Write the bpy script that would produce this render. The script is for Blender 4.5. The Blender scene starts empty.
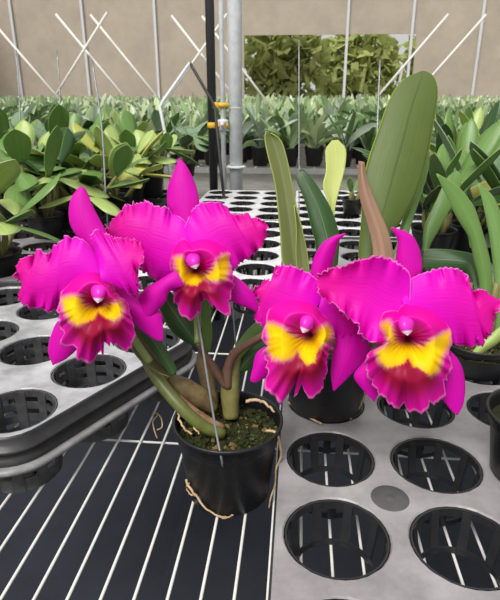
import bpy, math, random
import numpy as np
from mathutils import Vector
random.seed(7)
RNG = np.random.default_rng(11)

# ------------------------------------------------------------------ camera
F = 540.0
PITCH = math.radians(20.8)
YAW = math.radians(5.14)
CAM = np.array([0.0, 0.0, 1.162])
scn = bpy.context.scene
COL = scn.collection
cd = bpy.data.cameras.new('camera')
cd.sensor_fit = 'HORIZONTAL'
cd.sensor_width = 36.0
cd.lens = 36.0 * F / 500.0
cd.clip_start = 0.02
cd.clip_end = 200
cd.dof.use_dof = True
cd.dof.focus_distance = 0.60
cd.dof.aperture_fstop = 26
cam = bpy.data.objects.new('camera', cd)
COL.objects.link(cam)
cam.location = CAM
cam.rotation_euler = (math.pi / 2 - PITCH, 0, YAW)
scn.camera = cam

# ------------------------------------------------------------------ light
w = bpy.data.worlds.new('overcast_sky')
scn.world = w
w.use_nodes = True
nt = w.node_tree
bg = nt.nodes['Background']
tc = nt.nodes.new('ShaderNodeTexCoord')
sp = nt.nodes.new('ShaderNodeSeparateXYZ')
rp = nt.nodes.new('ShaderNodeValToRGB')
rp.color_ramp.elements[0].position = 0.0
rp.color_ramp.elements[0].color = (0.72, 0.74, 0.72, 1)
rp.color_ramp.elements[1].position = 0.75
rp.color_ramp.elements[1].color = (1.0, 1.0, 1.0, 1)
nt.links.new(tc.outputs['Generated'], sp.inputs[0])
nt.links.new(sp.outputs['Z'], rp.inputs[0])
nt.links.new(rp.outputs[0], bg.inputs['Color'])
bg.inputs['Strength'].default_value = 0.8
sl = bpy.data.lights.new('sun', 'SUN')
sl.energy = 3.4
sl.angle = math.radians(28)
sl.color = (1.0, 0.97, 0.92)
sun = bpy.data.objects.new('sun', sl)
COL.objects.link(sun)
sun.rotation_euler = (math.radians(34), math.radians(-18), 0)
vs = scn.view_settings
vs.view_transform = 'Standard'
vs.look = 'None'
vs.gamma = 1
vs.use_curve_mapping = False
vs.exposure = 0.0

# ------------------------------------------------------------------ helpers
FW = np.array([-math.sin(YAW) * math.cos(PITCH), math.cos(YAW) * math.cos(PITCH), -math.sin(PITCH)])
RT = np.array([math.cos(YAW), math.sin(YAW), 0.0])
UP = np.cross(RT, FW)


def ray(x, y):
    return FW + RT * (x - 250) / F + UP * (300 - y) / F


def at(x, y, z):
    """point of the place seen at photograph position x, y and distance z"""
    return CAM + ray(x, y) * z


def on(x, y, z):
    r = ray(x, y)
    return CAM + r * ((z - CAM[2]) / r[2])


def project(p):
    d = np.asarray(p) - CAM
    z = d @ FW
    return 250 + F * (d @ RT) / z, 300 - F * (d @ UP) / z, z


def lin(r, g, b):
    f = lambda c: (c / 255 / 12.92) if c <= 10 else ((c / 255 + 0.055) / 1.055) ** 2.4
    return (f(r), f(g), f(b))


def smooth(a, b, x):
    t = np.clip((x - a) / (b - a), 0, 1)
    return t * t * (3 - 2 * t)


def thing(name, label, cat, loc=(0, 0, 0), group=None):
    o = bpy.data.objects.new(name, None)
    o.empty_display_size = 0.05
    COL.objects.link(o)
    o.location = [float(c) for c in loc]
    o['label'] = label
    o['category'] = cat
    if group:
        o['group'] = group
    return o


def tag(o, label, cat, group=None, kind=None):
    if label:
        o['label'] = label
    if cat:
        o['category'] = cat
    if group:
        o['group'] = group
    if kind:
        o['kind'] = kind
    return o


def origin(o):
    v = np.zeros(3)
    while o is not None:
        v = v + np.array(o.location)
        o = o.parent
    return v


class MB:
    """collects faces in world coordinates; build() links them as ONE mesh"""

    def __init__(self):
        self.v, self.f, self.m, self.uv = [], [], [], []
        self.col = None

    def add(self, vs, fs, mi=0, uv=None):
        b = len(self.v)
        self.v += [tuple(map(float, q)) for q in vs]
        self.f += [tuple(b + i for i in q) for q in fs]
        self.m += [mi] * len(fs)
        self.uv += list(uv) if uv is not None else [(0.5, 0.5)] * len(vs)
        return self

    def box(self, c, s, mi=0, rz=0.0):
        ca, sa = math.cos(rz), math.sin(rz)
        vs = []
        for dz in (-.5, .5):
            for dx, dy in ((-.5, -.5), (.5, -.5), (.5, .5), (-.5, .5)):
                x, y = dx * s[0], dy * s[1]
                vs.append((c[0] + ca * x - sa * y, c[1] + sa * x + ca * y, c[2] + dz * s[2]))
        return self.add(vs, [(3, 2, 1, 0), (4, 5, 6, 7), (0, 1, 5, 4), (1, 2, 6, 5), (2, 3, 7, 6), (3, 0, 4, 7)], mi)

    def lathe(self, c, prof, n=40, mi=0, close=False):
        vs, fs, uv = [], [], []
        for k, (r, z) in enumerate(prof):
            for i in range(n):
                a = 2 * math.pi * i / n
                vs.append((c[0] + r * math.cos(a), c[1] + r * math.sin(a), c[2] + z))
                uv.append((k / max(1, len(prof) - 1), i / n))
        m = len(prof)
        for k in range(m if close else m - 1):
            for i in range(n):
                j = (i + 1) % n
                k2 = (k + 1) % m
                fs.append((k * n + i, k * n + j, k2 * n + j, k2 * n + i))
        return self.add(vs, fs, mi, uv)

    def disc(self, c, r, n=40, mi=0):
        vs = [tuple(c)] + [(c[0] + r * math.cos(2 * math.pi * i / n), c[1] + r * math.sin(2 * math.pi * i / n), c[2]) for i in range(n)]
        return self.add(vs, [(0, 1 + i, 1 + (i + 1) % n) for i in range(n)], mi)

    def tube(self, pts, rad, n=8, mi=0, cap=True):
        pts = np.asarray(pts, float)
        if np.isscalar(rad):
            rad = [rad] * len(pts)
        T = np.gradient(pts, axis=0)
        T /= np.linalg.norm(T, axis=1)[:, None] + 1e-12
        ref = np.array([0.31, 0.2, 0.93])
        if abs(T[0] @ ref) > .9:
            ref = np.array([1., 0.1, 0])
        N = np.cross(T[0], ref)
        N /= np.linalg.norm(N)
        vs, uv = [], []
        for k, (p, t) in enumerate(zip(pts, T)):
            N = N - t * (N @ t)
            N /= np.linalg.norm(N) + 1e-12
            B = np.cross(t, N)
            for i in range(n):
                a = 2 * math.pi * i / n
                vs.append(p + rad[k] * (math.cos(a) * N + math.sin(a) * B))
                uv.append((k / (len(pts) - 1), i / n))
        fs = []
        for k in range(len(pts) - 1):
            for i in range(n):
                j = (i + 1) % n
                fs.append((k * n + i, k * n + j, (k + 1) * n + j, (k + 1) * n + i))
        if cap:
            fs.append(tuple(range(n))[::-1])
            fs.append(tuple((len(pts) - 1) * n + i for i in range(n)))
        return self.add(vs, fs, mi, uv)

    def grid(self, P, mi=0, wrap=False):
        """P: array nu x nv x 3"""
        nu, nv = P.shape[:2]
        uv = [(i / (nu - 1), j / (nv if wrap else nv - 1)) for i in range(nu) for j in range(nv)]
        fs = []
        for i in range(nu - 1):
            for j in range(nv if wrap else nv - 1):
                j2 = (j + 1) % nv
                fs.append((i * nv + j, i * nv + j2, (i + 1) * nv + j2, (i + 1) * nv + j))
        return self.add(P.reshape(-1, 3), fs, mi, uv)

    def build(self, name, mat, parent=None, smooth_=True, thick=0, sub=0):
        me = bpy.data.meshes.new(name)
        o0 = origin(parent) if parent is not None else np.zeros(3)
        V = np.array(self.v) - o0
        me.from_pydata(V.tolist(), [], self.f)
        mats = mat if isinstance(mat, (list, tuple)) else [mat]
        for q in mats:
            me.materials.append(q)
        if len(mats) > 1:
            me.polygons.foreach_set('material_index', self.m)
        if smooth_:
            me.polygons.foreach_set('use_smooth', [True] * len(me.polygons))
        ul = me.uv_layers.new(name='UVMap')
        li = np.empty(len(me.loops), dtype=np.int32)
        me.loops.foreach_get('vertex_index', li)
        ul.data.foreach_set('uv', np.array(self.uv, dtype=np.float32)[li].ravel())
        if self.col is not None:
            ca = me.color_attributes.new('Col', 'FLOAT_COLOR', 'POINT')
            ca.data.foreach_set('color', np.asarray(self.col, dtype=np.float32).ravel())
        me.update()
        o = bpy.data.objects.new(name, me)
        COL.objects.link(o)
        if parent is not None:
            o.parent = parent
        if thick:
            s = o.modifiers.new('thickness', 'SOLIDIFY')
            s.thickness = thick
            s.offset = 0
        if sub:
            s = o.modifiers.new('round', 'SUBSURF')
            s.levels = sub
            s.render_levels = sub
        return o


def resample(pts, n):
    """smooth curve (Catmull-Rom, by arc length) through pts"""
    p = np.asarray(pts, float)
    if len(p) < 2:
        return np.repeat(p, n, 0)
    e = np.vstack([2 * p[0] - p[1], p, 2 * p[-1] - p[-2]])
    out = []
    for i in range(1, len(e) - 2):
        for t in np.linspace(0, 1, 12, endpoint=False):
            a, b, c, d = e[i - 1], e[i], e[i + 1], e[i + 2]
            out.append(.5 * (2 * b + (c - a) * t + (2 * a - 5 * b + 4 * c - d) * t * t + (3 * b - a - 3 * c + d) * t ** 3))
    out.append(p[-1])
    out = np.array(out)
    s = np.r_[0, np.cumsum(np.linalg.norm(np.diff(out, axis=0), axis=1))]
    q = np.linspace(0, s[-1], n)
    return np.stack([np.interp(q, s, out[:, k]) for k in range(out.shape[1])], 1)


# ------------------------------------------------------------------ materials
def mat(name, col, rough=.5, spec=.5, noise=0, nscale=20, dark=None, transl=0, metal=0, bump=0, bscale=60, sheen=0):
    m = bpy.data.materials.new(name)
    m.use_nodes = True
    t = m.node_tree
    b = t.nodes['Principled BSDF']
    b.inputs['Roughness'].default_value = rough
    b.inputs['Specular IOR Level'].default_value = spec
    b.inputs['Metallic'].default_value = metal
    if sheen:
        b.inputs['Sheen Weight'].default_value = sheen
    b.inputs['Base Color'].default_value = (*col, 1)
    src = None
    if noise:
        tcn = t.nodes.new('ShaderNodeTexCoord')
        n = t.nodes.new('ShaderNodeTexNoise')
        n.inputs['Scale'].default_value = nscale
        n.inputs['Detail'].default_value = 5
        n.inputs['Roughness'].default_value = .65
        t.links.new(tcn.outputs['Object'], n.inputs['Vector'])
        r = t.nodes.new('ShaderNodeValToRGB')
        r.color_ramp.elements[0].position = .5 - .22
        r.color_ramp.elements[1].position = .5 + .22
        d = dark or tuple(c * (1 - noise) for c in col)
        r.color_ramp.elements[0].color = (*d, 1)
        r.color_ramp.elements[1].color = (*col, 1)
        t.links.new(n.outputs['Fac'], r.inputs[0])
        t.links.new(r.outputs[0], b.inputs['Base Color'])
        src = r.outputs[0]
    if bump:
        tcn = t.nodes.new('ShaderNodeTexCoord')
        n = t.nodes.new('ShaderNodeTexNoise')
        n.inputs['Scale'].default_value = bscale
        n.inputs['Detail'].default_value = 4
        t.links.new(tcn.outputs['Object'], n.inputs['Vector'])
        bp = t.nodes.new('ShaderNodeBump')
        bp.inputs['Strength'].default_value = bump
        bp.inputs['Distance'].default_value = .004
        t.links.new(n.outputs['Fac'], bp.inputs['Height'])
        t.links.new(bp.outputs[0], b.inputs['Normal'])
    if transl:
        tr = t.nodes.new('ShaderNodeBsdfTranslucent')
        tr.inputs[0].default_value = (*[min(1, c * 1.2) for c in col], 1)
        if src:
            t.links.new(src, tr.inputs[0])
        mx = t.nodes.new('ShaderNodeMixShader')
        mx.inputs[0].default_value = transl
        t.links.new(b.outputs[0], mx.inputs[1])
        t.links.new(tr.outputs[0], mx.inputs[2])
        t.links.new(mx.outputs[0], t.nodes['Material Output'].inputs[0])
    return m


def ribbon_mat(name, body, vein, edge, rough=.4, transl=.2, nveins=26, veinmix=.35, rib=0.0, edgew=.04, spec=.5, mottle=.25, base=None, basew=.3, ribcol=None):
    """leaf / petal: parallel veins along the blade, midrib and rim in separate colours (from the blade's own u, v)"""
    m = bpy.data.materials.new(name)
    m.use_nodes = True
    t = m.node_tree
    L = t.links.new
    b = t.nodes['Principled BSDF']
    b.inputs['Roughness'].default_value = rough
    b.inputs['Specular IOR Level'].default_value = spec
    uv = t.nodes.new('ShaderNodeUVMap')
    sx = t.nodes.new('ShaderNodeSeparateXYZ')
    L(uv.outputs[0], sx.inputs[0])

    def math_(op, a, bb=None, c=None):
        n = t.nodes.new('ShaderNodeMath')
        n.operation = op
        for i, q in enumerate((a, bb, c)):
            if q is None:
                continue
            if isinstance(q, (int, float)):
                n.inputs[i].default_value = q
            else:
                L(q, n.inputs[i])
        return n.outputs[0]

    def mix(f, a, c):
        n = t.nodes.new('ShaderNodeMix')
        n.data_type = 'RGBA'
        if isinstance(f, float):
            n.inputs[0].default_value = f
        else:
            L(f, n.inputs[0])
        for i, q in ((6, a), (7, c)):
            if isinstance(q, tuple):
                n.inputs[i].default_value = (*q, 1)
            else:
                L(q, n.inputs[i])
        return n.outputs[2]
    u, v = sx.outputs[0], sx.outputs[1]
    mp = t.nodes.new('ShaderNodeCombineXYZ')
    L(math_('MULTIPLY', u, 2.2), mp.inputs[0])
    L(math_('MULTIPLY', v, float(nveins)), mp.inputs[1])
    ns = t.nodes.new('ShaderNodeTexNoise')
    ns.inputs['Scale'].default_value = 1.0
    ns.inputs['Detail'].default_value = 3
    L(mp.outputs[0], ns.inputs['Vector'])
    vf = math_('MULTIPLY', math_('SMOOTH_MIN', math_('MAXIMUM', math_('MULTIPLY', math_('SUBTRACT', ns.outputs[0], .42), 4.0), 0.0), 1.0, .1), veinmix)
    c = mix(vf, body, vein)
    tcn = t.nodes.new('ShaderNodeTexCoord')
    n2 = t.nodes.new('ShaderNodeTexNoise')
    n2.inputs['Scale'].default_value = 38
    n2.inputs['Detail'].default_value = 3
    L(tcn.outputs['Object'], n2.inputs['Vector'])
    c = mix(math_('MULTIPLY', n2.outputs[0], mottle), c, vein)
    e = math_('ABSOLUTE', math_('SUBTRACT', v, .5))
    if rib:
        rf = math_('LESS_THAN', e, rib)
        c = mix(math_('MULTIPLY', rf, .5), c, ribcol or edge)
    ef = math_('MULTIPLY', math_('GREATER_THAN', e, .5 - edgew), .55)
    if base:
        bf = math_('SUBTRACT', 1.0, math_('MINIMUM', math_('DIVIDE', u, basew), 1.0))
        c = mix(bf, c, base)
    c = mix(ef, c, edge)
    L(c, b.inputs['Base Color'])
    bp = t.nodes.new('ShaderNodeBump')
    bp.inputs['Strength'].default_value = .25
    bp.inputs['Distance'].default_value = .002
    L(ns.outputs[0], bp.inputs['Height'])
    L(bp.outputs[0], b.inputs['Normal'])
    tr = t.nodes.new('ShaderNodeBsdfTranslucent')
    L(c, tr.inputs[0])
    mx = t.nodes.new('ShaderNodeMixShader')
    mx.inputs[0].default_value = transl
    L(b.outputs[0], mx.inputs[1])
    L(tr.outputs[0], mx.inputs[2])
    L(mx.outputs[0], t.nodes['Material Output'].inputs[0])
    return m


def attr_mat(name, rough=.5, transl=.2):
    m = bpy.data.materials.new(name)
    m.use_nodes = True
    t = m.node_tree
    b = t.nodes['Principled BSDF']
    b.inputs['Roughness'].default_value = rough
    b.inputs['Specular IOR Level'].default_value = .3
    a = t.nodes.new('ShaderNodeAttribute')
    a.attribute_name = 'Col'
    t.links.new(a.outputs['Color'], b.inputs['Base Color'])
    tr = t.nodes.new('ShaderNodeBsdfTranslucent')
    t.links.new(a.outputs['Color'], tr.inputs[0])
    mx = t.nodes.new('ShaderNodeMixShader')
    mx.inputs[0].default_value = transl
    t.links.new(b.outputs[0], mx.inputs[1])
    t.links.new(tr.outputs[0], mx.inputs[2])
    t.links.new(mx.outputs[0], t.nodes['Material Output'].inputs[0])
    return m


M = {}
M['petal'] = ribbon_mat('magenta_petal', lin(236, 0, 168), lin(196, 0, 128), lin(255, 150, 228), rough=.5, transl=.25, nveins=30, veinmix=.5, edgew=.016, spec=.25, mottle=.25, base=lin(232, 0, 218), basew=.8)
M['sepal'] = ribbon_mat('magenta_sepal', lin(224, 0, 184), lin(192, 0, 146), lin(245, 80, 210), rough=.5, transl=.22, nveins=22, veinmix=.4, edgew=.015, spec=.25, mottle=.2)
M['lip'] = attr_mat('orchid_lip')
M['column'] = attr_mat('orchid_column', .35, .1)
M['peduncle'] = mat('flower_stalk_green', lin(120, 140, 75), .45, noise=.35, nscale=40)
M['peduncle_red'] = mat('flower_stalk_bronze', lin(112, 90, 68), .45, noise=.5, nscale=60, dark=lin(96, 62, 56))
M['leaf_olive'] = ribbon_mat('olive_leaf', lin(112, 122, 62), lin(84, 90, 50), lin(176, 190, 84), rough=.5, transl=.15, rib=.02, edgew=.03, ribcol=lin(84, 92, 50))
M['leaf_bronze'] = ribbon_mat('bronzed_leaf', lin(98, 92, 56), lin(78, 68, 46), lin(120, 124, 66), rough=.5, transl=.08, edgew=.03)
M['leaf_big'] = ribbon_mat('broad_leaf_underside', lin(98, 120, 48), lin(80, 94, 42), lin(190, 212, 60), rough=.5, transl=.25, rib=.018, edgew=.018, nveins=60, ribcol=lin(58, 70, 34), mottle=.45)  # yellow-green rim colour stands in for the backlit edge
M['leaf_dark'] = ribbon_mat('dark_leaf', lin(48, 84, 36), lin(34, 62, 28), lin(130, 160, 80), rough=.32, transl=.12, rib=.012, edgew=.025)
M['leaf_pale'] = ribbon_mat('pale_leaf', lin(208, 216, 128), lin(180, 196, 104), lin(222, 228, 150), rough=.5, transl=.3, rib=.012, edgew=.02)
M['leaf_mid'] = ribbon_mat('green_leaf', lin(116, 154, 78), lin(82, 120, 58), lin(176, 200, 118), rough=.34, transl=.18, rib=.012, edgew=.025, ribcol=lin(146, 178, 100))
M['leaf_light'] = ribbon_mat('light_green_leaf', lin(184, 204, 120), lin(148, 176, 92), lin(214, 226, 160), rough=.36, transl=.22, rib=.015, edgew=.03)
M['leaf_blue'] = ribbon_mat('bluish_leaf', lin(128, 156, 120), lin(98, 128, 92), lin(170, 190, 150), rough=.36, transl=.15, rib=.015, edgew=.03)
M['leaf_yellow'] = ribbon_mat('yellowing_leaf', lin(214, 214, 110), lin(186, 196, 90), lin(226, 226, 140), rough=.4, transl=.25, rib=.015, edgew=.03)
M['sheath'] = ribbon_mat('dry_sheath', lin(178, 142, 118), lin(140, 104, 84), lin(190, 165, 135), rough=.7, transl=.15, nveins=18, veinmix=.6, mottle=.5)
M['bulb'] = mat('pseudobulb_skin', lin(134, 140, 78), .5, noise=.6, nscale=55, dark=lin(110, 92, 56))
M['bulb_old'] = mat('pseudobulb_old_skin', lin(128, 112, 70), .6, noise=.6, nscale=70, dark=lin(84, 62, 42))
M['bulb_green'] = mat('new_growth', lin(106, 122, 54), .4, noise=.45, nscale=50, dark=lin(84, 80, 44))
M['rhizome'] = mat('rhizome', lin(176, 140, 104), .7, noise=.5, nscale=90, dark=lin(110, 78, 56))
M['root'] = mat('aerial_root', lin(218, 194, 156), .7, noise=.4, nscale=120, dark=lin(150, 112, 78))
M['pot'] = mat('black_pot_plastic', lin(27, 28, 30), .42, .5, noise=.35, nscale=14, bump=.15, bscale=180)
M['pot_far'] = mat('black_pot_plastic_far', lin(34, 35, 36), .5, .4)
M['moss'] = mat('moss_and_bark', lin(58, 60, 34), .9, .2, noise=.75, nscale=130, dark=lin(30, 28, 20), bump=.8, bscale=220)
M['chip'] = mat('bark_chip', lin(132, 112, 70), .85, .2, noise=.5, nscale=150)
M['mossbit'] = mat('moss_tuft', lin(62, 72, 34), .9, .2, noise=.6, nscale=150)
M['deck'] = mat('dusty_tray_plastic', lin(166, 162, 164), .34, .5, noise=.4, nscale=16, dark=lin(120, 117, 118), bump=.12, bscale=90)
M['deck_pale'] = mat('pale_dusty_tray_plastic', lin(200, 200, 203), .32, .5, noise=.4, nscale=17, dark=lin(126, 126, 129), bump=.1)
M['deck_glare'] = mat('glare_white_dusty_tray_plastic', lin(232, 232, 234), .3, .5, noise=.2, nscale=26, dark=lin(188, 188, 190), bump=.1)  # dusty plastic whitened to paint in the sky glare on the rear trays
M['tray'] = mat('black_tray_plastic', lin(58, 58, 61), .42, .5, noise=.5, nscale=30, dark=lin(34, 34, 36), bump=.15)
M['flange'] = mat('worn_tray_flange', lin(156, 156, 158), .42, .5, noise=.5, nscale=40)
M['basket'] = mat('black_tray_basket', lin(44, 44, 47), .4, .5, noise=.4, nscale=50)
M['mark'] = mat('moulding_mark', lin(84, 82, 84), .4, .5, noise=.3, nscale=60)
M['wire'] = mat('bench_wire_galvanised', lin(222, 220, 216), .45, .5, noise=.2, nscale=60)
M['stake'] = mat('galvanised_wire', lin(150, 152, 156), .35, .6, metal=.5, noise=.25, nscale=120)
M['steel'] = mat('galvanised_pipe', lin(220, 222, 226), .4, .5, metal=.0, noise=.25, nscale=30)
M['white_bar'] = mat('white_painted_bar', lin(225, 222, 216), .5)
M['black_or_shaded_metal'] = mat('black_or_shaded_metal', lin(40, 40, 42), .35, .5)
M['yellow'] = mat('yellow_tape', lin(232, 180, 50), .5)
M['frame'] = mat('bench_frame', lin(150, 150, 150), .5, noise=.3, nscale=20)
M['cloth'] = mat('black_ground_cloth', lin(50, 53, 62), .75, .2, noise=.25, nscale=9, bump=.2, bscale=300)
M['concrete'] = mat('concrete', lin(140, 137, 132), .85, .2, noise=.3, nscale=4)
M['net'] = mat('shade_net', lin(204, 192, 176), .9, .1, noise=.2, nscale=1.4, transl=.25)
M['bark'] = mat('trunk', lin(96, 80, 62), .9, .1, noise=.4, nscale=12)
M['tree'] = mat('tree_foliage', lin(196, 206, 130), .7, .2, noise=.4, nscale=3, transl=.3)
M['basket_dusty'] = mat('dusty_tray_basket', lin(88, 88, 91), .45, .5, noise=.45, nscale=60, dark=lin(48, 48, 50))
M['crate'] = mat('black_crate', lin(42, 42, 44), .45)
M['far_a'] = mat('far_leaf_green_hazed', lin(164, 190, 134), .34, .6, noise=.25, nscale=9, transl=.2)  # far leaf colours are paled to paint in haze and glare
M['far_b'] = mat('far_leaf_light_hazed', lin(206, 218, 170), .34, .6, noise=.2, nscale=9, transl=.25)
M['far_c'] = mat('far_leaf_grey_hazed', lin(186, 202, 180), .34, .6, noise=.2, nscale=9, transl=.15)
M['far_d'] = mat('far_leaf_dark_hazed', lin(104, 136, 82), .34, .6, noise=.3, nscale=9, transl=.15)
FARL = [M['far_a'], M['far_b'], M['far_c'], M['far_d']]

# ------------------------------------------------------------------ setting
BZ = 0.70                      # bench wires
TZ = 0.755                     # tops of the flat trays

m = MB()
m.add([(-14, -3, 0), (14, -3, 0), (14, 27, 0), (-14, 27, 0)], [(0, 1, 2, 3)])
tag(m.build('floor', M['concrete'], smooth_=False), None, None, kind='structure')
for k, (x0, x1) in enumerate(((-1.9, -.27), (-.31, 1.5))):
    m = MB()
    m.box(((x0 + x1) / 2, .9, .012 + .012 * k), (x1 - x0, 3.9, .008))
    o = m.build('ground_cloth', M['cloth'], smooth_=False)
    tag(o, ['black woven ground cloth under the left half of the wire bench', 'black woven ground cloth under the right half of the wire bench'][k], 'ground cloth')

# back wall of shade net with posts, and side walls far off
m = MB()
m.box((-8.2, 24, 3.2), (11.6, .05, 6.4))
m.box((9.2, 24, 3.2), (9.6, .05, 6.4))
m.box((1.0, 24, 4.9), (6.8, .05, 3.0))
m.box((1.0, 24, .45), (6.8, .05, .9))
tag(m.build('wall_back', M['net'], smooth_=False), None, None, kind='structure')
for nm, x in (('wall_left', -14), ('wall_right', 14)):
    m = MB()
    m.box((x, 12, 3.2), (.05, 24, 6.4))
    tag(m.build(nm, M['net'], smooth_=False), None, None, kind='structure')
for i, x in enumerate((-12, -9, -6, -3, 1.7, 4.2, 6.8, 9.5, 12)):
    m = MB()
    m.box((x, 23.9, 3.2), (.10, .08, 6.4))
    tag(m.build('trim_%d' % (i + 1), M['steel'], smooth_=False), None, None, kind='structure')

# trees outside the opening of the back wall
tv = []
for k in range(3):
    mb = MB()
    for i in range(1100):
        d = RNG.normal(size=3)
        d /= np.linalg.norm(d)
        c = d * (RNG.random() ** .4) * np.array([2.1, .9, 2.3]) + np.array([0, 0, 2.3])
        a = RNG.normal(size=3) * .17
        b = RNG.normal(size=3) * .17
        mb.add([c - a, c + b, c + a, c - b], [(0, 1, 2, 3)])
    tv.append(mb)
for k, (x, y, lab) in enumerate(((-1.0, 27.0, 'yellow-green tree outside the net wall, just right of the grey post'),
                                 (2.6, 28.9, 'leafy tree outside the net wall, above the pale yellow-green leaf'),
                                 (6.6, 28, 'leafy tree outside the net wall, behind the broad leaf tip'))):
    t = thing('tree', lab, 'tree', (x, y, 0))
    mb = MB()
    mb.v = [(a + x, b + y, c) for a, b, c in tv[k].v]
    mb.f, mb.m, mb.uv = tv[k].f, tv[k].m, tv[k].uv
    mb.build('foliage', M['tree'], t, smooth_=False)
    mb = MB()
    mb.tube([(x, y, 0), (x + .05, y, 1.2), (x, y, 2.6)], [.14, .11, .07])
    mb.build('trunk', M['bark'], t)

# ------------------------------------------------------------------ benches
def bench(name, label, x0, x1, y0, y1, z, pitch=.0327, cross=.29, r=.0017, off=0.0, coff=0.0, legs=True):
    t = thing(name, label, 'bench', ((x0 + x1) / 2, (y0 + y1) / 2, 0))
    mb = MB()
    x = x0 + (off - x0) % pitch
    while x < x1:
        mb.tube([(x, y0, z - r), (x, y1, z - r)], r, n=6)
        x += pitch
    y = y0 + (coff - y0) % cross
    while y < y1:
        mb.tube([(x0, y, z - 3 * r), (x1, y, z - 3 * r)], r, n=6)
        y += cross
    mb.build('wire_mesh', M['wire'], t)
    for a, b in (((x0, y0), (x1, y0)), ((x0, y1), (x1, y1)), ((x0, y0), (x0, y1)), ((x1, y0), (x1, y1))):
        mb = MB()
        c = ((a[0] + b[0]) / 2, (a[1] + b[1]) / 2, z - .022)
        s = (abs(b[0] - a[0]) + .03, abs(b[1] - a[1]) + .03, .035)
        mb.box(c, s)
        mb.build('rail', M['frame'], t, smooth_=False)
    if legs:
        for a in ((x0 + .02, y0 + .02), (x1 - .02, y0 + .02), (x0 + .02, y1 - .02), (x1 - .02, y1 - .02)):
            mb = MB()
            mb.box((a[0], a[1], (z - .04) / 2), (.04, .04, z - .04))
            mb.build('leg', M['frame'], t, smooth_=False)
    return t


bench('wire_bench', 'long galvanised wire mesh bench carrying the flowering orchids and trays', -1.75, 1.35, -.15, 2.62, BZ, off=-.2795, coff=.638)
bench('wire_bench', 'wire mesh bench of orchid rows behind the grey post, across the aisle', -1.6, 5.0, 3.75, 6.2, BZ, pitch=.1, r=.003)
bench('wire_bench', 'wire mesh bench of small plants at the far left, running to the back', -9.0, -3.0, 5.2, 20.5, BZ, pitch=.3, cross=.6, r=.003)
bench('wire_bench', 'far wire mesh bench of plants before the net wall', -2.4, 9.5, 7.4, 20.5, BZ, pitch=.4, cross=.8, r=.003)


# ------------------------------------------------------------------ plug trays
HOLE_R = .0525
PIT = .1238


def basket_mesh(depth, r1=.041, wide=.010, n=8, woven=False):
    mb = MB()
    r0 = HOLE_R - .002
    for k in range(n):
        a = 2 * math.pi * (k + .5) / n
        ca, sa = math.cos(a), math.sin(a)
        vs = []
        for (r, z) in ((r0, -.004), (r1, -depth)):
            for s in (-1, 1):
                for q in (-.0012, .0024):
                    rr = r - q
                    vs.append((rr * ca - s * wide / 2 * sa, rr * sa + s * wide / 2 * ca, z))
        mb.add(vs, [(0, 2, 6, 4), (1, 5, 7, 3), (0, 4, 5, 1), (2, 3, 7, 6), (0, 1, 3, 2), (4, 6, 7, 5)])

    def ring(ra, z0, z1, th=.002):
        mb.lathe((0, 0, 0), [(ra, z0), (ra, z1), (ra - th, z1), (ra - th, z0)], n=28, close=True)
    ring(r0 + .001, -.002, -.012)
    at_ = lambda f_: r0 + (r1 - r0) * f_
    if woven:
        for f_ in (.27, .47, .67, .87):
            ring(at_(f_) + .0004, -depth * f_ + .0055, -depth * f_ - .0055, .0014)
        ring(r1 + .001, -depth + .010, -depth)
        mb.box((0, 0, -depth + .002), (2 * r1, .016, .004))
        mb.box((0, 0, -depth + .002), (.016, 2 * r1, .004))
        mb.lathe((0, 0, 0), [(.026, -depth), (.026, -depth + .004), (.013, -depth + .004), (.013, -depth)], n=20, close=True)
    else:
        ring(r1 + .0005, -depth + .007, -depth)
    me = mb.build('basket', M['basket_dusty' if woven else 'basket'], smooth_=False)
    d = me.data
    bpy.data.objects.remove(me)
    return d


BASK_LOW = basket_mesh(TZ - BZ - .001, r1=.043, wide=.0095, n=9)
LTZ = .792
BASK_HIGH = basket_mesh(LTZ - BZ - .001, r1=.047, wide=.013, n=10, woven=True)


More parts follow.
